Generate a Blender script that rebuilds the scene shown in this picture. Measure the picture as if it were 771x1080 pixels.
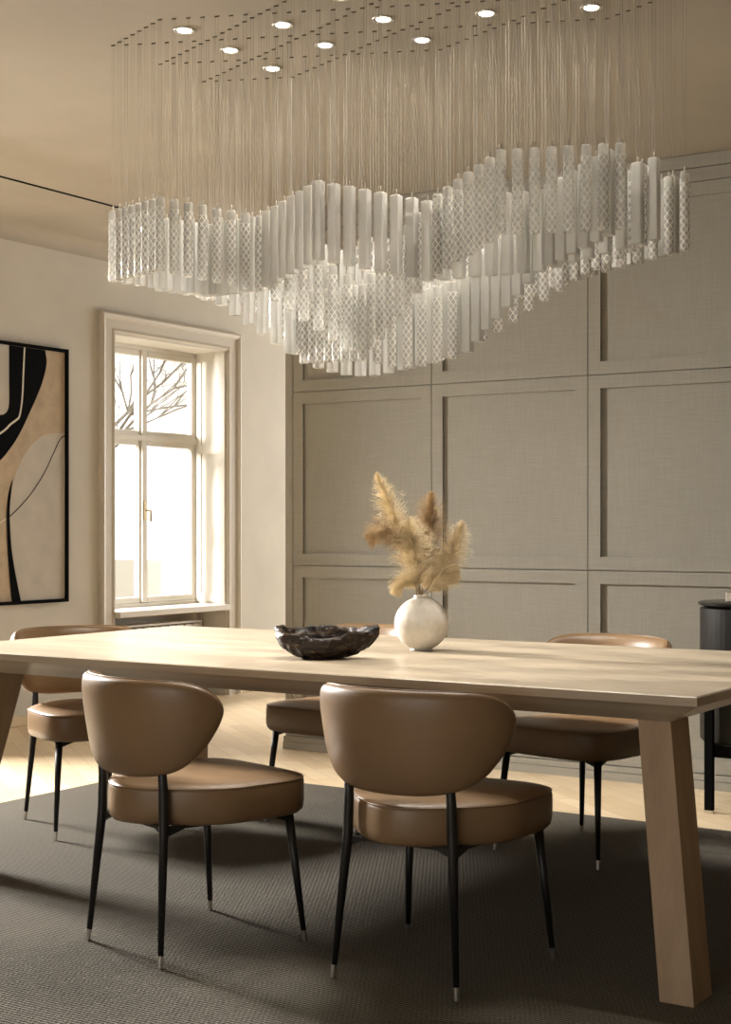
import bpy, bmesh, math, random
from mathutils import Vector, Matrix
PI = math.pi
random.seed(7)
sc = bpy.context.scene
for o in list(bpy.data.objects): bpy.data.objects.remove(o)

# ------------------------------------------------------------------ camera
YAW = math.radians(32.6)
cam_d = bpy.data.cameras.new('camera'); cam = bpy.data.objects.new('camera', cam_d)
sc.collection.objects.link(cam); sc.camera = cam
cam.location = (0, 0, 1.16); cam.rotation_euler = (PI/2, 0, YAW)
cam_d.sensor_fit = 'HORIZONTAL'; cam_d.sensor_width = 36; cam_d.lens = 1590/771*36
cam_d.shift_y = 15/771; cam_d.clip_end = 200

# ------------------------------------------------------------------ view, world, daylight
vs = sc.view_settings
vs.view_transform = 'Standard'; vs.look = 'None'; vs.gamma = 1; vs.use_curve_mapping = False
vs.exposure = 1.05
w = bpy.data.worlds.new('sky'); sc.world = w; w.use_nodes = True
wn = w.node_tree.nodes; bg = wn['Background']
bg.inputs[0].default_value = (1.0, 0.97, 0.92, 1); bg.inputs[1].default_value = 1.3

def area(name, loc, rot, sx, sy, power, col, portal=False, spread=None):
    l = bpy.data.lights.new(name, 'AREA'); l.shape = 'RECTANGLE'; l.size = sx; l.size_y = sy
    l.energy = power; l.color = col
    if spread: l.spread = spread
    if portal: l.cycles.is_portal = True
    o = bpy.data.objects.new(name, l); o.location = loc; o.rotation_euler = rot
    sc.collection.objects.link(o); return o
# openings of the two windows in the left wall (portals for the sky light)
area('window_portal', (-6.80, 7.654, 1.5), (0, -PI/2, 0), 1.8, 1.15, 1, (1, 1, 1), True)
area('window_portal', (-6.80, 4.25, 1.5), (0, -PI/2, 0), 1.8, 1.15, 1, (1, 1, 1), True)
# daylight arriving through the window nearer the table (outside the frame on the left)
area('daylight_or_fill', (-7.4, 4.45, 2.32), (0, -PI/2 + 0.30, 0), 0.6, 0.9, 680, (1.0, 0.97, 0.92))
# daylight coming down onto the visible window from above its head, then an added soft fill light behind the camera
area('daylight_or_fill', (-8.3, 7.9, 3.6), (0, -PI/2 + 0.62, -0.15), 1.6, 1.4, 200, (1.0, 0.97, 0.92))
area('daylight_or_fill', (-1.6, -2.9, 1.6), (PI/2, 0, 0), 3.6, 2.0, 9, (1.0, 0.95, 0.87))
# window at the far end of the passage beside the panelled wall
area('daylight_or_fill', (-4.6, 12.5, 1.5), (-PI/2, 0, 0), 3.0, 2.2, 115, (1.0, 0.975, 0.93))

cy = sc.cycles
cy.use_denoising = True
cy.max_bounces = 10; cy.diffuse_bounces = 4; cy.glossy_bounces = 4; cy.transmission_bounces = 8; cy.transparent_max_bounces = 12
cy.caustics_reflective = False; cy.caustics_refractive = False
cy.sample_clamp_indirect = 6

# ------------------------------------------------------------------ materials
def mat(name, col=(.8, .8, .8), rough=.5, metal=0, spec=.5, **k):
    m = bpy.data.materials.new(name); m.use_nodes = True
    b = m.node_tree.nodes['Principled BSDF']
    b.inputs['Base Color'].default_value = (*col, 1); b.inputs['Roughness'].default_value = rough
    b.inputs['Metallic'].default_value = metal; b.inputs['Specular IOR Level'].default_value = spec
    for a, v in k.items(): b.inputs[a.replace('_', ' ')].default_value = v
    return m
def nd(m, t, **k):
    n = m.node_tree.nodes.new(t)
    for a, v in k.items():
        if isinstance(a, str) and hasattr(n, a): setattr(n, a, v)
        else: n.inputs[a].default_value = v
    return n
def lk(m, a, b): m.node_tree.links.new(a, b)
def bsdf(m): return m.node_tree.nodes['Principled BSDF']
def coords(m, scale=(1, 1, 1), rot=(0, 0, 0)):
    tc = nd(m, 'ShaderNodeTexCoord'); mp = nd(m, 'ShaderNodeMapping')
    mp.inputs['Scale'].default_value = scale; mp.inputs['Rotation'].default_value = rot
    lk(m, tc.outputs['Object'], mp.inputs[0]); return mp.outputs[0]
def noise(m, vec, scale, detail=4, rough=.5):
    n = nd(m, 'ShaderNodeTexNoise'); n.inputs['Scale'].default_value = scale
    n.inputs['Detail'].default_value = detail; n.inputs['Roughness'].default_value = rough
    lk(m, vec, n.inputs['Vector']); return n.outputs['Fac']
def ramp(m, fac, stops):
    r = nd(m, 'ShaderNodeValToRGB'); e = r.color_ramp.elements
    while len(e) < len(stops): e.new(.5)
    for i, (p, c) in enumerate(stops): e[i].position = p; e[i].color = (*c, 1)
    lk(m, fac, r.inputs[0]); return r.outputs[0]
def bump(m, h, strength, dist=.001):
    b = nd(m, 'ShaderNodeBump'); b.inputs['Strength'].default_value = strength; b.inputs['Distance'].default_value = dist
    lk(m, h, b.inputs['Height']); lk(m, b.outputs[0], bsdf(m).inputs['Normal'])
def math_n(m, op, a, b=None):
    n = nd(m, 'ShaderNodeMath', operation=op)
    for i, v in enumerate((a, b)):
        if v is None: continue
        if isinstance(v, (int, float)): n.inputs[i].default_value = v
        else: lk(m, v, n.inputs[i])
    return n.outputs[0]

def paint(name, c, var=.06, rough=.85, bs=.25, scale=2.0):
    m = mat(name, c, rough, spec=.25)
    v = coords(m)
    f = noise(m, v, scale, 6, .6)
    lk(m, ramp(m, f, [(.3, tuple(x*(1-var) for x in c)), (.7, tuple(min(1, x*(1+var)) for x in c))]), bsdf(m).inputs['Base Color'])
    bump(m, noise(m, v, 90, 3), bs, .0006)
    return m
M = {}
M['wall'] = paint('warm_wall_paint', (.61, .575, .505))
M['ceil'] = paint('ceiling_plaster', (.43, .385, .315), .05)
M['trim'] = paint('trim_paint', (.56, .51, .43), .02, .5, .05)
M['frame_white'] = paint('window_paint', (.66, .62, .55), .02, .4, .05)
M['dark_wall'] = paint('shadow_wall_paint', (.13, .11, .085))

# linen covered wall panels
m = mat('greige_linen_panel', (.33, .29, .23), .8, spec=.25)
v1 = coords(m, (260, 260, 9)); v2 = coords(m, (9, 9, 260))
f = math_n(m, 'ADD', noise(m, v1, 1, 2), noise(m, v2, 1, 2))
f2 = math_n(m, 'ADD', math_n(m, 'MULTIPLY', f, .5), math_n(m, 'MULTIPLY', noise(m, coords(m), 1.6, 5), .35))
lk(m, ramp(m, f2, [(.35, (.245, .228, .192)), (1.0, (.345, .322, .275))]), bsdf(m).inputs['Base Color'])
bump(m, f, .12, .0005); M['panel'] = m

def wood(name, c0, c1, stretch=(0.9, 14, 14), rough=.45, scale=1.6, fine=.5):
    m = mat(name, c0, rough, spec=.4)
    v = coords(m, stretch)
    f = noise(m, v, scale, 5, .55)
    f2 = noise(m, coords(m, tuple(s*7 for s in stretch)), scale, 3, .6)
    t = math_n(m, 'ADD', math_n(m, 'MULTIPLY', f, 1-fine*.5), math_n(m, 'MULTIPLY', f2, fine*.5))
    lk(m, ramp(m, t, [(.32, c0), (.68, c1)]), bsdf(m).inputs['Base Color'])
    bump(m, f2, .15, .0008)
    return m
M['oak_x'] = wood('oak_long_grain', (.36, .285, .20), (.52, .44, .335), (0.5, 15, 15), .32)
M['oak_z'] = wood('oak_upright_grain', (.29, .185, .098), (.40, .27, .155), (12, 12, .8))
M['base_oak'] = wood('pale_oak_skirting', (.62, .48, .29), (.74, .6, .4), (6, .6, 6))

# herringbone-like oak floor
m = mat('pale_oak_floor', (.6, .45, .3), .38, spec=.45)
mp = coords(m, (1, 1, 1), (0, 0, math.radians(38)))
bt = nd(m, 'ShaderNodeTexBrick'); bt.offset = .5
lk(m, mp, bt.inputs['Vector'])
bt.inputs['Scale'].default_value = 1; bt.inputs['Mortar Size'].default_value = .0014; bt.inputs['Mortar Smooth'].default_value = .1
bt.inputs['Brick Width'].default_value = .55; bt.inputs['Row Height'].default_value = .09; bt.inputs['Bias'].default_value = 0
bt.inputs['Color1'].default_value = (.60, .46, .29, 1); bt.inputs['Color2'].default_value = (.72, .58, .40, 1); bt.inputs['Mortar'].default_value = (.42, .31, .19, 1)
gr = noise(m, coords(m, (3, 30, 3), (0, 0, math.radians(38))), 1.4, 5)
mx = nd(m, 'ShaderNodeMix', data_type='RGBA', blend_type='MULTIPLY'); mx.inputs[0].default_value = .5
lk(m, bt.outputs[0], mx.inputs[6]); lk(m, ramp(m, gr, [(.3, (.75, .72, .68)), (.7, (1, 1, 1))]), mx.inputs[7])
lk(m, mx.outputs[2], bsdf(m).inputs['Base Color']); M['floor'] = m

# ribbed woven rug
m = mat('ribbed_woven_rug', (.1, .09, .075), .95, spec=.1)
tc = nd(m, 'ShaderNodeTexCoord'); sp = nd(m, 'ShaderNodeSeparateXYZ'); lk(m, tc.outputs['Object'], sp.inputs[0])
rows = math_n(m, 'SINE', math_n(m, 'MULTIPLY', sp.outputs[1], 2*PI/.0125))
colsn = math_n(m, 'SINE', math_n(m, 'ADD', math_n(m, 'MULTIPLY', sp.outputs[0], 2*PI/.014), math_n(m, 'MULTIPLY', sp.outputs[1], PI/.0125)))
wv = math_n(m, 'ADD', math_n(m, 'MULTIPLY', rows, .8), math_n(m, 'MULTIPLY', colsn, .12))
wv = math_n(m, 'ADD', wv, math_n(m, 'MULTIPLY', noise(m, coords(m), 120, 2), 1.2))
wn_ = math_n(m, 'ADD', math_n(m, 'MULTIPLY', wv, .42), .30)
lk(m, ramp(m, wn_, [(.15, (.030, .027, .023)), (.85, (.175, .155, .125))]), bsdf(m).inputs['Base Color'])
bump(m, wn_, 1.0, .007); M['rug'] = m

# leather
m = mat('tan_leather', (.17, .11, .06), .40, spec=.45)
f = noise(m, coords(m), 5, 5)
lk(m, ramp(m, f, [(.3, (.165, .100, .050)), (.75, (.225, .138, .070))]), bsdf(m).inputs['Base Color'])
bump(m, noise(m, coords(m), 420, 3), .12, .0006); M['leather'] = m
M['black_metal'] = mat('matt_black_metal', (.012, .011, .010), .42, .3)
M['chrome'] = mat('brushed_steel', (.72, .69, .64), .28, 1)
M['white_vase'] = None
m = mat('mottled_white_glaze', (.74, .69, .6), .42, spec=.4)
vo = nd(m, 'ShaderNodeTexVoronoi'); vo.inputs['Scale'].default_value = 60; lk(m, coords(m), vo.inputs['Vector'])
f = math_n(m, 'ADD', noise(m, coords(m), 26, 6, .65), math_n(m, 'MULTIPLY', vo.outputs['Distance'], .3))
lk(m, ramp(m, f, [(.3, (.66, .60, .51)), (.8, (.78, .74, .67))]), bsdf(m).inputs['Base Color'])
bump(m, f, .5, .003); M['white_vase'] = m
m = mat('dark_driftwood', (.03, .018, .01), .33, spec=.35)
f = noise(m, coords(m, (5, 30, 45)), 1.8, 6, .65)
lk(m, ramp(m, f, [(.38, (.006, .004, .003)), (.55, (.026, .014, .007)), (.70, (.15, .095, .055))]), bsdf(m).inputs['Base Color'])
bump(m, f, .9, .006); M['drift'] = m
def grassm(name, a, b):
    m = mat(name, a, .9, spec=.1)
    lk(m, ramp(m, noise(m, coords(m), 38, 3), [(.35, a), (.7, b)]), bsdf(m).inputs['Base Color'])
    return m
M['plume'] = grassm('golden_pampas', (.66, .53, .33), (.88, .77, .55))
M['plume_dark'] = grassm('brown_pampas', (.30, .20, .11), (.62, .47, .28))
M['stalk'] = mat('dry_stalk', (.22, .13, .05), .7)
M['cab'] = mat('black_ribbed_lacquer', (.012, .0105, .009), .5, 0, .25)
M['cab_top'] = mat('black_glass_top', (.02, .018, .016), .2)
M['black'] = mat('black_paint', (.003, .0028, .0025), .8, spec=.03)
M['tree'] = mat('bark', (.21, .185, .15), .9)
M['house'] = paint('pale_render', (.8, .79, .76))
M['ground'] = paint('winter_grass', (.34, .31, .24))
M['hedge'] = mat('winter_hedge', (.125, .105, .065), .95)
M['art_bg'] = paint('art_ochre', (.46, .365, .255), .14, .8, .5, 9)
M['art_light'] = paint('art_pale', (.50, .46, .40), .08, .8, .5, 7)
M['art_white'] = mat('art_white_line', (.66, .6, .5), .8)
M['radiator'] = mat('radiator_enamel', (.62, .60, .56), .4)

# thin window glass
m = bpy.data.materials.new('window_glass'); m.use_nodes = True; nt = m.node_tree; nt.nodes.clear()
out = nt.nodes.new('ShaderNodeOutputMaterial'); mixs = nt.nodes.new('ShaderNodeMixShader'); tr = nt.nodes.new('ShaderNodeBsdfTransparent'); gl = nt.nodes.new('ShaderNodeBsdfGlossy'); gl.inputs['Roughness'].default_value = .02
mixs.inputs[0].default_value = .06
nt.links.new(tr.outputs[0], mixs.inputs[1]); nt.links.new(gl.outputs[0], mixs.inputs[2]); nt.links.new(mixs.outputs[0], out.inputs[0]); M['glass'] = m

def pendant_glass(name, tint, milky, rough):
    m = bpy.data.materials.new(name); m.use_nodes = True; nt = m.node_tree; nt.nodes.clear(); N = nt.nodes.new
    out = N('ShaderNodeOutputMaterial'); g = N('ShaderNodeBsdfGlass'); g.inputs['Color'].default_value = (*tint, 1); g.inputs['Roughness'].default_value = rough; g.inputs['IOR'].default_value = 1.46
    d = N('ShaderNodeBsdfDiffuse'); d.inputs['Color'].default_value = (.93, .91, .86, 1)
    t = N('ShaderNodeBsdfTranslucent'); t.inputs['Color'].default_value = (.93, .91, .86, 1)
    a = N('ShaderNodeMixShader'); a.inputs[0].default_value = .32
    nt.links.new(d.outputs[0], a.inputs[1]); nt.links.new(t.outputs[0], a.inputs[2])
    b = N('ShaderNodeMixShader'); b.inputs[0].default_value = milky
    nt.links.new(g.outputs[0], b.inputs[1]); nt.links.new(a.outputs[0], b.inputs[2]); nt.links.new(b.outputs[0], out.inputs[0])
    return m
M['rod_smooth'] = pendant_glass('smooth_milky_glass', (.97, .96, .93), .42, .03)
M['rod_cut'] = pendant_glass('cut_milky_glass', (.98, .97, .94), .38, .03)
m = M['rod_cut']; nt = m.node_tree
tc = nd(m, 'ShaderNodeTexCoord'); sp = nd(m, 'ShaderNodeSeparateXYZ'); lk(m, tc.outputs['Object'], sp.inputs[0])
u_ = math_n(m, 'MULTIPLY', math_n(m, 'ARCTAN2', sp.outputs[1], sp.outputs[0]), 5/(2*PI)); v_ = math_n(m, 'DIVIDE', sp.outputs[2], .025)
def tri_(x): return math_n(m, 'PINGPONG', x, .5)
g_ = math_n(m, 'MAXIMUM', tri_(math_n(m, 'ADD', u_, v_)), tri_(math_n(m, 'SUBTRACT', u_, v_)))
g_ = math_n(m, 'MULTIPLY', math_n(m, 'GREATER_THAN', g_, .40), math_n(m, 'LESS_THAN', sp.outputs[2], -.030))
g_ = math_n(m, 'ADD', math_n(m, 'MULTIPLY', g_, .50), .34)
mixes = [n for n in nt.nodes if n.type == 'MIX_SHADER']; lk(m, g_, mixes[-1].inputs[0])
M['bulb'] = mat('downlight_lens', (1, 1, 1)); bsdf(M['bulb']).inputs['Emission Color'].default_value = (1, .93, .8, 1); bsdf(M['bulb']).inputs['Emission Strength'].default_value = 6

# ------------------------------------------------------------------ mesh helpers
class MB:
    def __init__(s): s.v = []; s.f = []; s.mi = []
    def add(s, vs_, fs, mi=0):
        b = len(s.v); s.v += [tuple(p) for p in vs_]
        for f in fs: s.f.append(tuple(b+i for i in f)); s.mi.append(mi)
        return s
    def box(s, x0, x1, y0, y1, z0, z1, mi=0):
        return s.add([(x0,y0,z0),(x1,y0,z0),(x1,y1,z0),(x0,y1,z0),(x0,y0,z1),(x1,y0,z1),(x1,y1,z1),(x0,y1,z1)],
              [(0,3,2,1),(4,5,6,7),(0,1,5,4),(1,2,6,5),(2,3,7,6),(3,0,4,7)], mi)
    def loops(s, ls, mi=0, caps=True, closed=True):
        n = len(ls[0]); b = len(s.v)
        for l in ls: s.v += [tuple(p) for p in l]
        for i in range(len(ls)-1):
            for j in range(n if closed else n-1):
                k = (j+1) % n
                s.f.append((b+i*n+j, b+i*n+k, b+(i+1)*n+k, b+(i+1)*n+j)); s.mi.append(mi)
        if caps:
            s.f.append(tuple(b+j for j in range(n))[::-1]); s.mi.append(mi)
            s.f.append(tuple(b+(len(ls)-1)*n+j for j in range(n))); s.mi.append(mi)
        return s
    def tube(s, pts, rads, n=10, mi=0, caps=True):
        pts = [Vector(p) for p in pts]
        if isinstance(rads, (int, float)): rads = [rads]*len(pts)
        ls = []; up = None
        for i, p in enumerate(pts):
            t = (pts[min(i+1, len(pts)-1)]-pts[max(i-1, 0)])
            t = t.normalized() if t.length > 1e-9 else Vector((0,0,1))
            if up is None: up = Vector((1,0,0)) if abs(t.x) < .9 else Vector((0,1,0))
            a = (up - t*up.dot(t)).normalized(); bb = t.cross(a); up = a
            ls.append([p + (a*math.cos(2*PI*k/n)+bb*math.sin(2*PI*k/n))*rads[i] for k in range(n)])
        return s.loops(ls, mi, caps)
    def lathe(s, prof, n=32, c=(0,0,0), mi=0, caps=True):
        return s.loops([[(c[0]+r*math.cos(2*PI*k/n), c[1]+r*math.sin(2*PI*k/n), c[2]+z) for k in range(n)] for r, z in prof], mi, caps)
    def mesh(s, name, mats, smooth=False, angle=None):
        me = bpy.data.meshes.new(name); me.from_pydata(s.v, [], s.f)
        for m_ in (mats if isinstance(mats, (list, tuple)) else [mats]): me.materials.append(m_)
        me.polygons.foreach_set('material_index', s.mi)
        bm = bmesh.new(); bm.from_mesh(me); bmesh.ops.recalc_face_normals(bm, faces=bm.faces); bm.to_mesh(me); bm.free()
        if smooth or angle:
            me.polygons.foreach_set('use_smooth', [True]*len(me.polygons))
            if angle: me.set_sharp_from_angle(angle=math.radians(angle))
        me.update(); return me
    def obj(s, name, mats, parent=None, smooth=False, angle=None, bevel=0):
        o = bpy.data.objects.new(name, s.mesh(name, mats, smooth, angle)); sc.collection.objects.link(o)
        if parent: o.parent = parent
        if bevel:
            bv = o.modifiers.new('bevel', 'BEVEL'); bv.width = bevel; bv.segments = 3; bv.limit_method = 'ANGLE'; bv.angle_limit = math.radians(35)
        return o
def tag(o, label=None, cat=None, group=None, kind=None):
    if label: o['label'] = label
    if cat: o['category'] = cat
    if group: o['group'] = group
    if kind: o['kind'] = kind
    return o
def empty(name, loc=(0,0,0), rz=0):
    o = bpy.data.objects.new(name, None); o.location = loc; o.rotation_euler = (0,0,rz); o.empty_display_size = .1
    sc.collection.objects.link(o); return o
def struct(o): o['kind'] = 'structure'; return o
def copy_tree(root, parent=None):
    c = root.copy(); sc.collection.objects.link(c)
    if parent: c.parent = parent
    for ch in [x for x in bpy.data.objects if x.parent == root]: copy_tree(ch, c)
    return c
def frame_yz(mb, x0, x1, y0, y1, z0, z1, t, mi=0, tb=None, tt=None):
    tb = t if tb is None else tb; tt = t if tt is None else tt
    mb.box(x0, x1, y0, y0+t, z0, z1, mi); mb.box(x0, x1, y1-t, y1, z0, z1, mi)
    if tb: mb.box(x0, x1, y0+t, y1-t, z0, z0+tb, mi)
    if tt: mb.box(x0, x1, y0+t, y1-t, z1-tt, z1, mi)

# ------------------------------------------------------------------ room shell
XL, XR, YB, YP = -6.4, 1.6, -2.2, 6.41
CZ, CZ2, XS = 2.81, 2.895, -5.27          # ceiling over the table, ceiling by the window, edge between them
struct(MB().box(-6.75, XR+.2, YB-.2, 12.2, -.1, 0).obj('floor', M['floor']))
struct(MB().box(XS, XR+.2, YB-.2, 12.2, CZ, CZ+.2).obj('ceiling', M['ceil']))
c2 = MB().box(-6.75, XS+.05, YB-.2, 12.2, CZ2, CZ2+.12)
cov = []                                       # curved cove between wall and upper ceiling
for y in (YB, 12.0):
    cov.append([(XL-.02, y, CZ2+.02), (XL-.02, y, CZ2-.09)] + [(XL + .09*(1-math.cos(a)), y, CZ2-.09+.09*math.sin(a)) for a in [PI/2*i/8 for i in range(9)]] + [(XL+.1, y, CZ2+.02)])
c2.loops(cov)
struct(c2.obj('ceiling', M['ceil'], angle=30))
struct(MB().box(XS-.016, XS-.001, YB, 12.0, CZ-.004, CZ2-.001).obj('trim_1', M['black']))
# left wall with two deep window openings
def wall_with_openings(x0, x1, ya, yb, zt, holes, m_):
    mb = MB(); y = ya
    for (h0, h1, z0, z1) in holes:
        mb.box(x0, x1, y, h0, 0, zt); mb.box(x0, x1, h0, h1, z1, zt)
        if z0 > 0: mb.box(x0, x1, h0, h1, 0, z0)
        y = h1
    mb.box(x0, x1, y, yb, 0, zt)
    return mb.obj('wall_left', m_)
HO = [(3.68, 4.82, .0, 2.37), (7.081, 8.228, .0, 2.37)]
struct(wall_with_openings(-6.74, XL, YB, 12.0, CZ2, HO, M['wall']))
wb = MB()
# panelled wall body
wb.box(-4.596, XR, YP+.014, YP+.35, 0, CZ)
struct(wb.obj('wall_back', M['panel']))
struct(MB().box(-6.75, -6.2, 12.0, 12.2, 0, CZ2).box(-3.0, XR+.2, 12.0, 12.2, 0, CZ2).box(-6.2, -3.0, 12.0, 12.2, 0, .4).box(-6.2, -3.0, 12.0, 12.2, 2.6, CZ2).obj('wall_far', M['wall']))
wf = MB().box(-6.75, -3.5, YB-.2, YB, 0, CZ2).box(.3, XR+.2, YB-.2, YB, 0, CZ2).box(-3.5, .3, YB-.2, YB, 0, .5).box(-3.5, .3, YB-.2, YB, 2.65, CZ2)  # unseen opening added in this wall to let the fill light in
struct(wf.obj('wall_front', M['dark_wall']))
struct(MB().box(XR, XR+.2, YB, 12.0, 0, CZ).obj('wall_right', M['dark_wall']))

# panel frames on the wall: one board frame per module
mw, st, g = .8328, .0605, .0022
x0 = -4.548; zs = [(.068, .957), (.957, 1.855), (1.855, 2.685)]
pf = MB(); pb = MB()
pf.box(-4.596, x0-g, YP, YP+.03, .068, 2.685)            # plain end strip
i = 0
while x0 + i*mw < XR - .3:
    a, b = x0+i*mw+g, x0+(i+1)*mw-g
    for (z0, z1) in zs:
        z0 += g; z1 -= g
        tb = .060
        pf.box(a, a+st, YP, YP+.03, z0, z1); pf.box(b-st, b, YP, YP+.03, z0, z1)
        pf.box(a+st, b-st, YP, YP+.03, z0, z0+tb); pf.box(a+st, b-st, YP, YP+.03, z1-tb, z1)
    i += 1
pf.box(-4.596, XR, YP-.0, YP+.03, 2.685+g, 2.747-g); pf.box(-4.596, XR, YP-.0, YP+.03, 2.747+g, CZ-.004)
struct(pf.obj('trim_2', M['panel']))
bb = MB(); bb.box(-4.60, XR, YP-.018, YP+.03, 0, .038); bb.box(-4.60, XR, YP-.012, YP+.03, .040, .066)
struct(bb.obj('baseboard_back', M['panel']))
bl = MB()
for y0_, y1_ in ((YB, 3.55), (4.95, 6.948), (8.34, 12.0)): bl.box(XL, XL+.014, y0_, y1_, 0, .062)
struct(bl.obj('baseboard_left', M['base_oak'], bevel=.003))

# ------------------------------------------------------------------ windows
def window(n, ya, yb, blindside=False):
    root = empty('window_%d' % n, (-6.4, (ya+yb)/2, 0)); struct(root)
    W = (yb-ya)/2
    # moulded casing on the room side, in three steps
    cs = MB(); outw = .132
    prof = [(0, .010), (.012, .022), (.030, .016), (.085, .018), (.098, .030), (.118, .036), (outw, .030)]
    zt = 2.37
    def ring(d, x):        # a U shaped rail at distance d outside the opening
        return [(x, -W-d, 0), (x, -W-d, zt+d*.92), (x, W+d, zt+d*.92), (x, W+d, 0)]
    pts = [(0, 0)] + [(d, x) for d, x in prof] + [(outw, 0)]
    rows_ = [ring(d, x) for d, x in pts]
    bidx = len(cs.v)
    for r in rows_: cs.v += r
    for i in range(len(rows_)-1):
        for j in range(3):
            cs.f.append((bidx+i*4+j, bidx+i*4+j+1, bidx+(i+1)*4+j+1, bidx+(i+1)*4+j)); cs.mi.append(0)
    o = cs.obj('casing', M['trim'], root)
    # reveals: lining boards with a recessed panel, lintel
    rv = MB(); D = -.245
    for s_ in (-1, 1):
        yA = s_*W; yi = yA - s_*.012
        lo, hi = sorted((yA, yi))
        rv.box(D, .004, lo, hi, .0, zt)
        yi2 = yA - s_*.022; lo, hi = sorted((yi, yi2))
        rv.box(-.05, .0, lo, hi, .64, zt-.01); rv.box(D+.001, -.205, lo, hi, .64, zt-.01)
        rv.box(-.205, -.05, lo, hi, zt-.07, zt-.01); rv.box(-.205, -.05, lo, hi, .64, .70)
        rv.box(-.205, -.05, lo, hi, 1.66, 1.72)
    rv.box(D, .004, -W+.012, W-.012, zt-.012, zt)
    rv.obj('reveal', M['frame_white'], root)
    # fixed frame
    fr = MB(); xa, xb = -.315, -.245
    frame_yz(fr, xa, xb, -W, W, .60, zt, .024, tb=.05, tt=.04)
    fr.box(xa, xb+.012, -W+.024, W-.024, 1.728, 1.764)          # transom
    fr.obj('window_frame', M['frame_white'], root, bevel=.004)
    # four sashes with glass
    for s_ in (-1, 1):
        for (z0, z1) in ((.650, 1.737), (1.755, 2.33)):
            lo, hi = sorted((s_*.002, s_*(W-.026)))
            sb = MB(); frame_yz(sb, -.295, -.252, lo, hi, z0, z1, .040)
            so = sb.obj('sash', M['frame_white'], root, bevel=.004)
            MB().box(-.278, -.274, lo+.038, hi-.038, z0+.038, z1-.038).obj('pane', M['glass'], so)
    MB().box(-.252, -.238, -.022, .022, .652, 1.737).box(-.252, -.238, -.022, .022, 1.755, 2.33).obj('astragal', M['frame_white'], root, bevel=.004)
    h = MB(); h.box(-.238, -.226, -.010, .010, 1.20, 1.33); h.tube([(-.23, 0, 1.265), (-.19, 0, 1.265), (-.185, .0, 1.26), (-.185, -.0, 1.19)], .007, 8)
    h.obj('handle', mat('bronze_handle', (.25, .19, .11), .35, .8), root, angle=40)
    sl = MB(); sl.box(-.245, .045, -W+.013, W-.013, .585, .625)
    sl.obj('window_sill', M['frame_white'], root, bevel=.006)
    # back of the radiator niche
    MB().box(-.300, -.245, -W, W, 0, .598).obj('niche_panel', M['trim'], root)
    return root
window(1, 7.081, 8.228); window(2, 3.68, 4.82)
def radiator(yc, label):
    r = empty('radiator', (-6.56, yc, .0))
    b = MB()
    for i in range(11):
        y = -.42+i*.084
        b.box(-.045, .045, y-.036, y+.036, .12, .50)
    b.obj('fins', M['radiator'], r, bevel=.012)
    MB().box(-.05, .05, -.47, .47, .505, .52).obj('top_grille', M['radiator'], r, bevel=.003)
    [MB().tube([(0, q_, 0), (0, q_, .14)], .012, 10).obj('pipe', M['radiator'], r, angle=40) for q_ in (-.44, .44)]
    v = MB().lathe([(.016, 0), (.02, .01), (.02, .06), (.014, .066)], 16, (.0, .50, .44)).obj('valve', M['radiator'], r, angle=40)
    tag(r, label, 'radiator')
radiator(7.63, 'low white radiator in the niche under the window')

# ------------------------------------------------------------------ outside
struct(MB().box(-60, -6.76, -30, 60, -.7, -.6).obj('ground', M['ground']))
hs = empty('house', (-11, 22.0, -.6)); hb = MB(); hb.box(-5, 5, -3.15, 3.5, 0, 9); hb.obj('wall', M['house'], hs)
hr = MB(); hr.add([(-5.4,-3.6,9),(5.4,-3.6,9),(5.4,4,9),(-5.4,4,9),(-5.4,.2,12),(5.4,.2,12)], [(0,1,5,4),(2,3,4,5),(0,4,3),(1,2,5),(0,3,2,1)]); hr.obj('roof', M['hedge'], hs)
tag(hs, 'plain pale house wall seen through the right half of the window', 'building')
def branch(mb, p, d, L, r, depth, rnd):
    pts = [p]; q = p.copy(); dd = d.copy()
    for i in range(4):
        dd = (dd + Vector((rnd.uniform(-.22,.22), rnd.uniform(-.22,.22), rnd.uniform(-.12,.16)))).normalized()
        q = q + dd*L/4; pts.append(q.copy())
    mb.tube(pts, [r*(1-.12*i) for i in range(5)], 5 if depth > 1 else 4)
    if depth == 0: return
    for i in range(4 if depth > 2 else 3):
        k = rnd.choice([1,2,3,4]) if i else 4
        nd_ = (dd + Vector((rnd.uniform(-.9,.9), rnd.uniform(-.9,.9), rnd.uniform(-.25,.75)))).normalized()
        branch(mb, pts[k], nd_, L*rnd.uniform(.55,.78), r*.55, depth-1, rnd)
def tree(loc, h, r, depth, seed, label):
    rnd = random.Random(seed); t = empty('bare_tree', loc)
    mb = MB(); mb.tube([(0,0,0),(0.03,0,h*.5),(0,0.04,h)], [r*1.3, r, r*.85], 10); mb.obj('trunk', M['tree'], t, smooth=True)
    cb = MB()
    for i in range(6):
        a = i*2*PI/6+rnd.uniform(-.3,.3)
        branch(cb, Vector((0,.03,h*(.72+.05*i))), Vector((math.cos(a), math.sin(a), .9)).normalized(), h*.55, r*.30, depth, rnd)
    cb.obj('branches', M['tree'], t, smooth=True); tag(t, label, 'tree')
tree((-12.6, 13.5, -.6), 3.2, .09, 4, 3, 'bare winter tree outside the window with fine branches')
tree((-22.5, 21.6, -.6), 2.2, .10, 4, 11, 'smaller bare tree standing farther off beyond the window')

# ------------------------------------------------------------------ rug
rg = MB().box(-4.66, -.6, 2.0, 5.54, .0, .009)
o = rg.obj('rug', M['rug']); tag(o, 'dark brown ribbed woven rug under the dining table', 'rug')
RZ = .009

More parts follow.
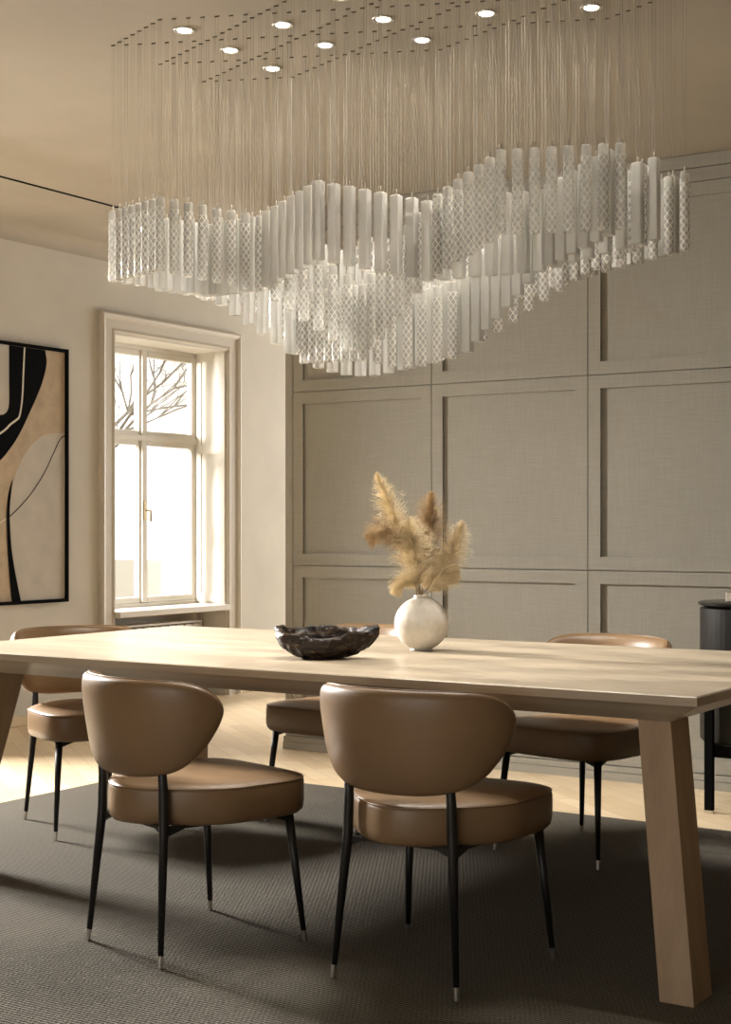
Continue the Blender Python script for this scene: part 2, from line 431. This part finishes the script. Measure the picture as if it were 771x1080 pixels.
# ------------------------------------------------------------------ dining table
T = empty('dining_table', (-2.640, 4.15, RZ)); tag(T, 'long pale oak dining table with splayed square legs', 'table')
tx, ty = 1.362, .675
tp = MB()
ztop = .75-RZ
sec = [(0, ztop), (0, ztop-.022), (.115, ztop-.075)]
ls = []
for ins, z in [(0.004, ztop), (0, ztop-.003), (0, ztop-.024), (.105, ztop-.078)]:
    ls.append([(-tx+ins, -ty+ins, z), (tx-ins, -ty+ins, z), (tx-ins, ty-ins, z), (-tx+ins, ty-ins, z)])
tp.loops(ls[::-1])
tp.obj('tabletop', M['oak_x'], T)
for sx in (-1, 1):
    for sy in (-1, 1):
        # outer foot corner and outer top corner
        fx, fy = tx-.0-.0, ty+.02
        txp, typ = tx-.112, ty-.115
        if sx < 0: fx -= .05; txp -= .05
        def q(xo, yo, z, wx, wy): return [(sx*xo, sy*yo, z), (sx*(xo-wx), sy*yo, z), (sx*(xo-wx), sy*(yo-wy), z), (sx*xo, sy*(yo-wy), z)]
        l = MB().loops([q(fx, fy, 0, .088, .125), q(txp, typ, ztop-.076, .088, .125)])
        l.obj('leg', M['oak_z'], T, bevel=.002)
TABZ = .75

# ------------------------------------------------------------------ chairs
def sgnp(v, p): return math.copysign(abs(v)**p, v)
def make_chair():
    root = empty('dining_chair')
    # seat cushion
    def outl(sc_, z, n=56):
        L = []
        for k in range(n):
            t = 2*PI*k/n
            cx_, sy_ = math.cos(t), math.sin(t)
            y = (.265 if sy_ > 0 else .245)*sgnp(sy_, .42 if sy_ > 0 else 1.0)
            wdt = .246 + .06*(y*.5) - (.070 if y < 0 else 0)*min(1, abs(y)/.245)**1.5
            x = wdt*sgnp(cx_, .46 if sy_ > 0 else 1.0)
            # pull the rear in towards a rounded end
            L.append((x*sc_[0], (y-.002)*sc_[1], z))
        return L
    zb, zt = .358, .458
    prof = [(.90, zb-.002), (.955, zb+.001), (.985, zb+.010), (.999, zb+.028), (1.0, zb+.052), (.998, zt-.014), (.985, zt-.004), (.95, zt+.002), (.8, zt+.007), (.55, zt+.010), (.25, zt+.012), (.05, zt+.0125)]
    sb = MB().loops([outl((a, a), z) for a, z in prof]); seat = sb.obj('seat', M['leather'], root, smooth=True)
    pp = outl((.988, .988), zt-.004); pp = pp + [pp[0]]
    MB().tube(pp, .0026, 6, caps=False).obj('piping', M['leather'], seat, smooth=True)
    # curved, padded backrest
    n = 44; m_ = 24; ls_ = []
    for i in range(n+1):
        s_ = -1 + 2*i/n
        s_ = math.sin(s_*PI/2*.995)          # denser towards the ends
        a_ = abs(s_)
        zt_ = .750 - .004*a_**2 - .020*a_**6
        zb_ = .484 + .032*a_**2 + .090*a_**4
        hh = (zt_-zb_)/2; zc = (zt_+zb_)/2
        endf = max(.0, 1-a_**7)**.5
        hh = max(hh*endf, .002)
        th = .006 + .022*endf
        phi = s_*math.radians(81)
        loop = []
        for j in range(m_):
            t = 2*PI*j/m_
            zz = zc + hh*sgnp(math.cos(t), .62)
            off = th*sgnp(math.sin(t), .75)      # + = outward
            fl = (zz-.49)/.25
            A = .296*(.89+.12*fl) ; B = .235*(.88+.16*fl)
            px_, py_ = A*math.sin(phi), -.053 - B*math.cos(phi)
            nx, ny = math.sin(phi)/A, -math.cos(phi)/B
            nl = math.hypot(nx, ny); nx /= nl; ny /= nl
            loop.append((px_+nx*(off-.022), py_+ny*(off-.022)-.0*fl, zz))
        ls_.append(loop)
    back = MB().loops(ls_).obj('backrest', M['leather'], root, smooth=True)
    # seam along the rim
    rim = []
    for i in range(n+1):
        rim.append(ls_[i][0])
    MB().tube(rim, .0024, 6).obj('piping', M['leather'], back, smooth=True)
    # legs
    for sx in (-1, 1):
        rl = MB().tube([(sx*.178, -.222, .030), (sx*.1535, -.196, .36), (sx*.150, -.195, .46), (sx*.148, -.202, .555)], [.0078, .0135, .0130, .0105], 14)
        l = rl.obj('leg', M['black_metal'], root, smooth=True)
        MB().tube([(sx*.1804, -.225, 0), (sx*.178, -.222, .032)], [.0070, .0082], 14).obj('foot_cap', M['chrome'], l, angle=40)
        fl_ = MB().tube([(sx*.223, .219, .030), (sx*.197, .186, .362)], [.0075, .0140], 14)
        l = fl_.obj('leg', M['black_metal'], root, smooth=True)
        MB().tube([(sx*.2253, .222, 0), (sx*.223, .219, .032)], [.0068, .0080], 14).obj('foot_cap', M['chrome'], l, angle=40)
    # rails under the seat
    rb = MB(); zr = .352
    P = {(-1,-1): (-.153,-.19), (1,-1): (.153,-.19), (1,1): (.196,.185), (-1,1): (-.196,.185)}
    def rail(a, b):
        a = Vector((*P[a], 0)); b = Vector((*P[b], 0)); d = (b-a).normalized(); nn = Vector((-d.y, d.x, 0))*.007
        prof_ = []
        for t_, h_ in ((0, .036), (.14, .018), (.5, .016), (.86, .018), (1, .036)):
            p = a.lerp(b, t_); prof_.append([(p+nn)+Vector((0,0,.369-h_)), (p-nn)+Vector((0,0,.369-h_)), (p-nn)+Vector((0,0,.360)), (p+nn)+Vector((0,0,.360))])
        rb.loops(prof_)
    rail((-1,-1),(1,-1)); rail((1,-1),(1,1)); rail((1,1),(-1,1)); rail((-1,1),(-1,-1))
    rb.obj('seat_frame', M['black_metal'], root)
    return root
CH = 'tan leather dining chairs around the oak table'
def chair_at(x, y, fx, fy, label, proto=[None]):
    if proto[0] is None: proto[0] = make_chair(); r = proto[0]
    else: r = copy_tree(proto[0])
    r.location = (x, y, RZ); r.rotation_euler = (0, 0, math.atan2(fy, fx)-PI/2)
    tag(r, label, 'chair', CH)
chair_at(-2.673, 3.282, .279, .960, 'tan leather chair with its back to us, left one of the two in front')
chair_at(-1.964, 3.423, 0, 1, 'tan leather chair with its back to us, nearest the right front table leg')
chair_at(-4.035, 4.335, .906, -.423, 'tan leather chair at the left end of the table near the framed painting')
chair_at(-3.255, 4.945, -.106, -.994, 'tan leather chair on the far side of the table, behind the dark bowl and vase')
chair_at(-2.235, 4.938, -.218, -.976, 'tan leather chair on the far side of the table, nearest the black sideboard')

# ------------------------------------------------------------------ vase, pampas, bowl
VX, VY = -2.53, 4.30
vb = MB(); R = .090
pr_ = [(.0, .0), (.035, 0), (.040, .003)]
for i in range(2, 22):
    a = -PI/2 + PI*i/23.0
    pr_.append((R*math.cos(a), .088+R*.985*math.sin(a)))
pr_ = [p for p in pr_ if not (p[0] > .04 and p[1] < .004)]
pr_ += [(.026, .1765), (.026, .182), (.022, .183), (.021, .172), (.050, .155), (.078, .12), (.083, .088), (.072, .045), (.04, .012), (.002, .008)]
vo_ = vb.lathe(pr_, 56, caps=True).obj('vase', M['white_vase'], smooth=True)
vo_.location = (VX, VY, TABZ)
tag(vo_, 'round mottled white ceramic vase on the oak table holding dry pampas grass', 'vase')
VR = Vector((math.cos(YAW), math.sin(YAW), 0)); VD = Vector((-math.sin(YAW), math.cos(YAW), 0))
def plume(name_label, tip, mid, start_t, dense, width, mkey, seed, droop=.5):
    """a stem from inside the vase through mid to tip, feathery hairs along its upper part"""
    rnd = random.Random(seed); base = Vector((rnd.uniform(-.008,.008), rnd.uniform(-.008,.008), .10))
    P3 = lambda t3: VR*t3[0] + VD*t3[1] + Vector((0,0,t3[2]))
    neck = Vector((rnd.uniform(-.012,.012), rnd.uniform(-.012,.012), .178))
    mid = P3(mid); tip = P3(tip)
    def cur(t):
        pts = [base, neck, mid, tip]
        # Bezier through neck - mid - tip, straight below the neck
        if t < .15: return base.lerp(neck, t/.15)
        u = (t-.15)/.85; c = mid*2 - (neck+tip)*.5
        c = c*.5 + mid*.5
        return neck*(1-u)**2 + c*2*u*(1-u) + tip*u*u
    root = empty('pampas_stem', (VX, VY, TABZ))
    MB().tube([cur(i/14) for i in range(15)], [.0022*(1-.6*i/14) for i in range(15)], 6).obj('stalk', M['stalk'], root, smooth=True)
    pb_ = MB()
    for k in range(dense):
        t = start_t + (1-start_t)*(rnd.random()**.85)
        p = cur(t); d = (cur(min(1, t+.03))-cur(max(0, t-.03))).normalized()
        u = (t-start_t)/(1-start_t)
        prof_w = (math.sin(PI*min(1, (u*.86+.14)))**.7)*(1-.35*u)
        Lh = width*prof_w*rnd.uniform(.45, 1.25)*1.5
        a = rnd.uniform(0, 2*PI)
        side = d.orthogonal().normalized(); side = Matrix.Rotation(a, 3, d) @ side
        dirv = (d*rnd.uniform(.55, 1.3) + side*rnd.uniform(.45, 1.0)).normalized()
        pts = [p]; q = p.copy(); ns = 5
        for j in range(ns):
            dirv = (dirv + Vector((0,0,-1))*droop*(j/ns)*.45 + side*.05).normalized()
            q = q + dirv*Lh/ns; pts.append(q.copy())
        wv_ = rnd.uniform(.0005, .0010)
        nrm = dirv.cross(side); nrm = nrm.normalized() if nrm.length > 1e-6 else side
        v_ = []; f_ = []
        for j, pt in enumerate(pts):
            ww = wv_*(1-.75*j/ns); v_ += [pt+nrm*ww, pt-nrm*ww]
        for j in range(ns): f_.append((2*j, 2*j+1, 2*j+3, 2*j+2))
        pb_.add(v_, f_)
        # side hairs
        for h in range(5):
            j = rnd.randrange(1, ns); pt = pts[j]
            hd = (dirv*.8 + Vector((rnd.uniform(-1,1), rnd.uniform(-1,1), rnd.uniform(-1,.6)))*.6).normalized()
            e = pt + hd*Lh*rnd.uniform(.18,.4); sw = hd.orthogonal().normalized()*.0004
            pb_.add([pt+sw, pt-sw, e], [(0,1,2)])
    pb_.obj('plume', M[mkey], root)
    tag(root, name_label, 'dried grass', 'pampas stems in the white vase')
plume('tallest golden pampas plume in the white vase, leaning up to the left', (-.150, .01, .590), (-.060, .01, .37), .42, 1240, 0.058, 'plume', 1, .35)
plume('brown pampas plume in the vase arching out low to the left', (-.185, -.03, .372), (-.075, -.02, .40), .42, 1120, 0.061, 'plume_dark', 2, 1.1)
plume('upright brownish pampas plume at the middle of the vase', (.034, .02, .525), (.018, .015, .33), .38, 1300, 0.072, 'plume_dark', 3, .4)
plume('golden pampas plume in the vase rising to the right', (.135, -.01, .430), (.085, -.01, .28), .28, 1280, 0.058, 'plume', 4, .5)
plume('short golden pampas plume in the vase leaning low to the right', (.125, .02, .262), (.060, .01, .235), .22, 840, 0.049, 'plume', 5, .7)
plume('short pale pampas plume in the vase drooping low to the left', (-.098, -.02, .185), (-.045, -.01, .245), .25, 840, 0.046, 'plume', 6, .9)
plume('thick golden pampas plume in the centre of the bouquet in front', (-.045, -.045, .44), (-.02, -.03, .30), .26, 1300, 0.075, 'plume', 8, .7)
plume('small pale pampas plume at the back of the bouquet', (.060, .05, .33), (.03, .03, .26), .25, 840, 0.049, 'plume', 9, .6)

# driftwood bowl: an irregular boat shaped shell
bw = MB(); nb = 72; rnd = random.Random(5)
def bowl_ring(f, z, inner=0):
    L = []
    for k in range(nb):
        t = 2*PI*k/nb; cx_, sy_ = math.cos(t), math.sin(t)
        wob = 1 + .05*math.sin(3*t+1) + .02*math.sin(7*t) + .010*math.sin(13*t+2)
        x = (.168 if cx_ > 0 else .158)*sgnp(cx_, .9)*f*wob
        y = .088*sgnp(sy_, .85)*f*wob*(1 - (.75*max(0, cx_)**1.8))
        # the rim rises towards the ends and dips on the side towards us
        e = max(0, (f-.45)/.55)
        zz = z + e*(.020*max(0, cx_)**3 + .012*sy_ + .006*math.sin(5*t)) + (e*.010*max(0, -cx_)**2)
        L.append((x - inner*cx_*.008, y - inner*sy_*.008, zz))
    return L
rings = [(.30, .0), (.52, .004), (.72, .016), (.90, .036), (.985, .056), (1.0, .072), (.96, .082), (.88, .084), (.76, .066), (.60, .026), (.35, .014), (.08, .010)]
bo = bw.loops([bowl_ring(f, z) for f, z in rings]).obj('driftwood_bowl', M['drift'], smooth=True)
bo.location = (-2.634, 3.875, TABZ); bo.rotation_euler = (0, 0, YAW - math.radians(4))
sd = bo.modifiers.new('sub', 'SUBSURF'); sd.levels = 2; sd.render_levels = 2
tx_ = bpy.data.textures.new('gnarl', 'CLOUDS'); tx_.noise_scale = .022; tx_.noise_depth = 4
dm = bo.modifiers.new('gnarl', 'DISPLACE'); dm.texture = tx_; dm.strength = .016; dm.mid_level = .5; dm.texture_coords = 'LOCAL'
tag(bo, 'dark gnarled driftwood bowl on the oak table left of the vase', 'bowl')

# ------------------------------------------------------------------ sideboard
S = empty('sideboard', (-1.30, 6.10, 0)); tag(S, 'black ribbed sideboard with rounded end against the panelled wall', 'sideboard')
def stadium(r, half, z, n=60, rib=0, per=None):
    L = []; tot = 2*PI*r+4*half
    N_ = per or 240
    for k in range(N_):
        s_ = tot*k/N_
        if s_ < PI*r: a = PI/2 + s_/r; x, y, nx, ny = -half+r*math.cos(a), r*math.sin(a), math.cos(a), math.sin(a)
        elif s_ < PI*r+2*half: x, y, nx, ny = -half+(s_-PI*r), -r, 0, -1
        elif s_ < 2*PI*r+2*half: a = -PI/2+(s_-PI*r-2*half)/r; x, y, nx, ny = half+r*math.cos(a), r*math.sin(a), math.cos(a), math.sin(a)
        else: x, y, nx, ny = half-(s_-2*PI*r-2*half), r, 0, 1
        o_ = rib*abs(math.sin(PI*s_/(tot/round(tot/.024))))
        L.append((x+nx*o_, y+ny*o_, z))
    return L
MB().loops([stadium(.185, .72, .27, rib=0, per=900), stadium(.198, .72, .285, rib=.0007, per=900), stadium(.198, .72, .822, rib=.0007, per=900)]).obj('body', M['cab'], S, angle=50)
MB().loops([stadium(.170, .72, .823), stadium(.205, .72, .836), stadium(.207, .72, .845), stadium(.200, .72, .849)]).obj('top', M['cab_top'], S, angle=50)
for sx in (-1, 1):
    for sy in (-1, 1):
        lx, ly = sx*.813, sy*.215
        lg = MB().box(lx-.018, lx+.018, ly-.012, ly+.012, .012, .455).obj('leg', M['black'], S, bevel=.002)
        MB().box(lx-.0175, lx+.0175, ly-.0115, ly+.0115, 0, .012).box(lx-.0175, lx+.0175, ly-.0115, ly+.0115, .455, .461).obj('foot_cap', M['chrome'], lg)
MB().box(-.80, .80, -.205, -.185, .225, .268).box(-.80, .80, .185, .205, .225, .268).box(-.815, -.79, -.2, .2, .225, .268).box(.79, .815, -.2, .2, .225, .268).obj('base_frame', M['black'], S)
tr_ = MB(); tr_.loops([[(x, y, z) for x, y in ((-.11,-.07),(.11,-.07),(.11,.07),(-.11,.07))] for z in (0, .045)]);
to = tr_.obj('box', M['chrome'], bevel=.006); to.location = (-1.96, 6.02, .849); tag(to, 'small silver box on top of the black sideboard', 'box')

# ------------------------------------------------------------------ framed painting
A = empty('framed_painting', (XL, 0, 0)); tag(A, 'tall black framed abstract painting on the left wall', 'painting')
ay0, ay1, az0, az1 = 5.42, 6.652, .708, 2.218
fb = MB(); frame_yz(fb, .0, .038, ay0, ay1, az0, az1, .020); fb.obj('frame', M['black'], A, bevel=.002)
cv = MB(); layer = [0]
def flat(pts, mi):
    layer[0] += 1; x = .022 + .0003*layer[0]
    cv.add([(x, y, z) for y, z in pts], [tuple(range(len(pts)))], mi)
def smoothc(pts, n=8):
    P_ = [Vector((a, b, 0)) for a, b in pts]; outp = []
    for i in range(len(P_)-1):
        p0 = P_[max(i-1,0)]; p1 = P_[i]; p2 = P_[i+1]; p3 = P_[min(i+2, len(P_)-1)]
        for j in range(n):
            t = j/n
            q = .5*((2*p1)+(p2-p0)*t+(2*p0-5*p1+4*p2-p3)*t*t+(-p0+3*p1-3*p2+p3)*t**3); outp.append((q.x, q.y))
    outp.append(pts[-1]); return outp
def strip(mi, ca, cb):
    layer[0] += 1; x = .022+.0003*layer[0]; n = min(len(ca), len(cb)); b0 = len(cv.v)
    for i in range(n): cv.v += [(x, *ca[i]), (x, *cb[i])]
    for i in range(n-1): cv.f.append((b0+2*i, b0+2*i+1, b0+2*i+3, b0+2*i+2)); cv.mi.append(mi)
def line(mi, pts, w_):
    c_ = smoothc(pts); a_, b_ = [], []
    for i, (y, z) in enumerate(c_):
        y2, z2 = c_[min(i+1, len(c_)-1)]; y1, z1 = c_[max(i-1, 0)]
        d = math.hypot(y2-y1, z2-z1) or 1; ny, nz = -(z2-z1)/d*w_/2, (y2-y1)/d*w_/2
        a_.append((y+ny, z+nz)); b_.append((y-ny, z-nz))
    strip(mi, a_, b_)
cv.box(.004, .022, ay0+.018, ay1-.018, az0+.018, az1-.018, 0)
# pale arched field, lower right
arch = smoothc([(6.632, 1.716), (6.54, 1.712), (6.446, 1.691), (6.36, 1.635), (6.297, 1.569), (6.245, 1.49), (6.214, 1.415), (6.190, 1.31), (6.183, 1.217), (6.185, 1.157), (6.196, 1.06), (6.214, .96), (6.240, .85), (6.272, .728)])
strip(1, arch, [(6.632, z) for y, z in arch])
# pale upper-left field and the sweeping black form
strip(1, [(ay0+.02, 2.198), (ay0+.02, 1.80)], [(6.179, 2.198), (6.179, 1.80)])
outer = smoothc([(6.467, 2.197), (6.480, 2.12), (6.446, 2.009), (6.395, 1.91), (6.339, 1.816), (6.28, 1.72), (6.214, 1.634), (6.112, 1.535), (5.98, 1.46), (5.80, 1.42), (5.62, 1.46)])
inner = smoothc([(6.179, 2.197), (6.179, 2.10), (6.179, 2.00), (6.180, 1.93), (6.179, 1.867), (6.168, 1.825), (6.142, 1.801), (6.10, 1.793), (5.98, 1.79), (5.80, 1.76), (5.62, 1.74)])
strip(2, outer, inner)
line(3, [(6.301, 2.197), (6.292, 2.05), (6.283, 1.904), (6.262, 1.80), (6.235, 1.772), (6.194, 1.747), (6.112, 1.69), (5.9, 1.60)], .012)
line(2, [(6.632, 1.700), (6.594, 1.680), (6.54, 1.60), (6.467, 1.483), (6.39, 1.39), (6.318, 1.318), (6.24, 1.255), (6.185, 1.217)], .006)
line(3, [(6.183, 1.215), (6.14, 1.195), (6.09, 1.170), (5.9, 1.10)], .008)
ka = smoothc([(6.205, 1.430), (6.175, 1.35), (6.160, 1.25), (6.161, 1.15), (6.167, 1.02), (6.180, .88), (6.198, .728)])
kb = smoothc([(6.207, 1.428), (6.192, 1.34), (6.184, 1.25), (6.187, 1.15), (6.200, 1.02), (6.230, .88), (6.272, .728)])
strip(2, ka, kb)
cv.obj('canvas', [M['art_bg'], M['art_light'], M['black'], M['art_white']], A)

# ------------------------------------------------------------------ chandelier: glass pendants hung one by one in a diamond lattice
K = .9763
def vpos(k, j): return (K*(-3.6+.315*k), K*(3.857+.0075*k+(.127 if k % 2 == 0 else 0)+.2545*j))
ZB = {0: (2.02, 2.02, 2.02), 1: (2.01, 1.96, 1.96, 2.01), 2: (1.935, 1.72, 1.90), 3: (1.99, 1.70, 1.69, 1.99), 4: (1.915, 1.72, 1.90), 5: (2.005, 1.935, 1.942, 2.01), 6: (2.01, 2.02, 2.027)}
zval = lambda k, j: 1.16+(ZB[k][j]-1.16)*K
ROD = .239
# prototypes
def cut_rod_mesh():
    mb = MB(); n = 40; m_ = 84; R_ = .0158; ls_ = []
    for i in range(m_+1):
        z = -ROD + ROD*i/m_; L = []
        for k in range(n):
            a = 2*PI*k/n
            def tri(x): x = x % 1.0; return abs(2*x-1)
            u = 5*a/(2*PI); v_ = z/.025
            g_ = max(tri(u+v_), tri(u-v_))
            g_ = max(0, (g_-.72)/.28)
            if z > -.030: g_ = 0
            e = 1 if 0 < i < m_ else .9
            L.append(((R_*.93+.0019*g_)*e*math.cos(a), (R_*.93+.0019*g_)*e*math.sin(a), z))
        ls_.append(L)
    return mb.loops(ls_).mesh('glass_rod', M['rod_cut'], smooth=True, angle=50)
def smooth_rod_mesh():
    h = .0150; b = .0022; L = lambda z, s_: [(x*s_, y*s_, z) for x, y in ((-h+b,-h),(h-b,-h),(h,-h+b),(h,h-b),(h-b,h),(-h+b,h),(-h,h-b),(-h,-h+b))]
    return MB().loops([L(-ROD, .93), L(-ROD+.002, 1), L(-.002, 1), L(0, .93)]).mesh('glass_bar', M['rod_smooth'])
me_cut, me_smooth = cut_rod_mesh(), smooth_rod_mesh()
me_cap = MB().lathe([(.0115, .0005), (.0115, .003), (.003, .004), (.0022, .018), (.001, .020)], 12).mesh('cap', M['chrome'], angle=40)
me_wire = MB().tube([(-.0045, 0, 0), (-.0045, 0, 1)], .00036, 4).tube([(.0045, 0, 0), (.0045, 0, 1)], .00036, 4).mesh('wire', mat('steel_wire', (.17, .15, .12), .5, 0))
me_plate = MB().box(-.0075, .0075, -.0014, .0014, -.0035, 0).mesh('ceiling_clip', mat('clip_metal', (.10, .085, .06), .5, .5))
def new(name, me, parent=None, loc=(0,0,0)):
    o = bpy.data.objects.new(name, me); sc.collection.objects.link(o); o.location = loc
    if parent: o.parent = parent
    return o
ordn = ['', 'first', 'second', 'third', 'fourth', 'fifth', 'sixth']
rr = random.Random(4)
def pendant(x, y, zb_, cut, label):
    zt_ = zb_+ROD
    root = empty('glass_pendant', (x, y, zt_))
    new('glass_tube' if cut else 'glass_bar', me_cut if cut else me_smooth, root).rotation_euler = (0, 0, rr.uniform(-.4, .4) if cut else 0)
    new('cap', me_cap, root)
    wi = new('wire', me_wire, root, (0, 0, .018)); wi.scale = (1, 1, CZ-zt_-.018-.003); wi.rotation_euler = (0, 0, .25)
    new('ceiling_clip', me_plate, root, (0, 0, CZ-zt_)).rotation_euler = (0, 0, .25)
    tag(root, label, 'pendant', 'glass pendants of the wave chandelier')
kind = ['ridged glass tube' , 'smooth glass bar']
LT = {1: [1,0,0,1,1,0], 3: [0,1,1,0,0,1], 5: [1,0,0,1,1,0]}
colname = {1: 'left', 3: 'centre', 5: 'right'}; rowname = ['front', 'middle', 'far']
for kc in (1, 3, 5):
    for j in range(3):
        lft, rgt, frn, far = (kc-1, j), (kc+1, j), (kc, j), (kc, j+1)
        for (a, b, layer_, side) in ((lft, frn, 2*j, 'near-left'), (frn, rgt, 2*j, 'near-right'), (lft, far, 2*j+1, 'far-left'), (far, rgt, 2*j+1, 'far-right')):
            (xa, ya), (xb, yb) = vpos(*a), vpos(*b); za, zb_ = zval(*a), zval(*b); cut = LT[kc][layer_]
            for i in range(1, 7):
                t = i/7; z = za+(zb_-za)*t
                if (a, b) == ((2, 1), (3, 2)): z -= .03*math.sin(PI*t)
                if (a, b) == ((3, 1), (4, 1)): z -= .035*math.sin(PI*t)
                pendant(xa+(xb-xa)*t, ya+(yb-ya)*t, z, cut,
                        '%s, %s from left on %s side of the %s %s diamond' % (kind[0 if cut else 1], ordn[i], side, rowname[j], colname[kc]))
VT = {0: [1,0,1], 1: [1,0,1,0], 2: [1,1,0], 3: [0,1,0,1], 4: [0,0,1], 5: [1,0,1,0], 6: [1,0,1]}
for k in range(7):
    for j in range(len(ZB[k])):
        x, y = vpos(k, j); cut = VT[k][j]
        pt = ('left tip of the %s left diamond' % rowname[j] if k == 0 else 'right tip of the %s right diamond' % rowname[j] if k == 6 else
              'joint between the %s left and centre diamonds' % rowname[j] if k == 2 else 'joint between the %s centre and right diamonds' % rowname[j] if k == 4 else
              ('front tip of the front %s diamond' if j == 0 else 'front tip of the middle %s diamond' if j == 1 else 'front tip of the far %s diamond' if j == 2 else 'back tip of the far %s diamond') % colname[k])
        pendant(x, y, zval(k, j), cut, '%s at the %s' % (kind[0 if cut else 1], pt))

# ------------------------------------------------------------------ recessed downlights, one in each diamond
def ring_mesh():
    return MB().lathe([(.036, 0), (.036, -.003), (.034, -.005), (.028, -.004), (.023, .004), (.023, .012)], 28, caps=False).mesh('ring', M['chrome'], smooth=True)
me_ring = ring_mesh(); me_lens = MB().lathe([(.0225, -.0005), (.0225, .010)], 24).mesh('lens', M['bulb'])
dl = []
for kc in (1, 3, 5):
    for j in range(3): dl.append((K*(-3.6+.315*kc), K*(3.857+.0075*kc+.127+.2545*j), '%s %s' % (rowname[j], colname[kc]), 'inside'))
for kc in (2, 4):
    for j in range(2): dl.append((K*(-3.6+.315*kc), K*(3.857+.0075*kc+.127+.127+.2545*j), '%s pair, between the %s and centre' % (['front', 'far'][j], 'left' if kc == 2 else 'right'), 'between'))
for x, y, where, how in dl:
    r = empty('downlight', (x, y, CZ))
    new('ring', me_ring, r, (0, 0, -.0005)); new('lens', me_lens, r, (0, 0, -.0035))
    l = bpy.data.lights.new('downlight_lamp', 'SPOT'); l.energy = 16; l.spot_size = math.radians(95); l.spot_blend = .6; l.color = (1, .94, .84); l.shadow_soft_size = .018
    lo = bpy.data.objects.new('downlight_lamp', l); sc.collection.objects.link(lo); lo.parent = r; lo.location = (0, 0, -.012)
    lab = 'small round steel downlight in the ceiling inside the %s diamond of wires' % where if how == 'inside' else 'small round steel downlight of the %s diamond columns' % where
    tag(r, lab, 'downlight', 'ceiling downlights above the chandelier')
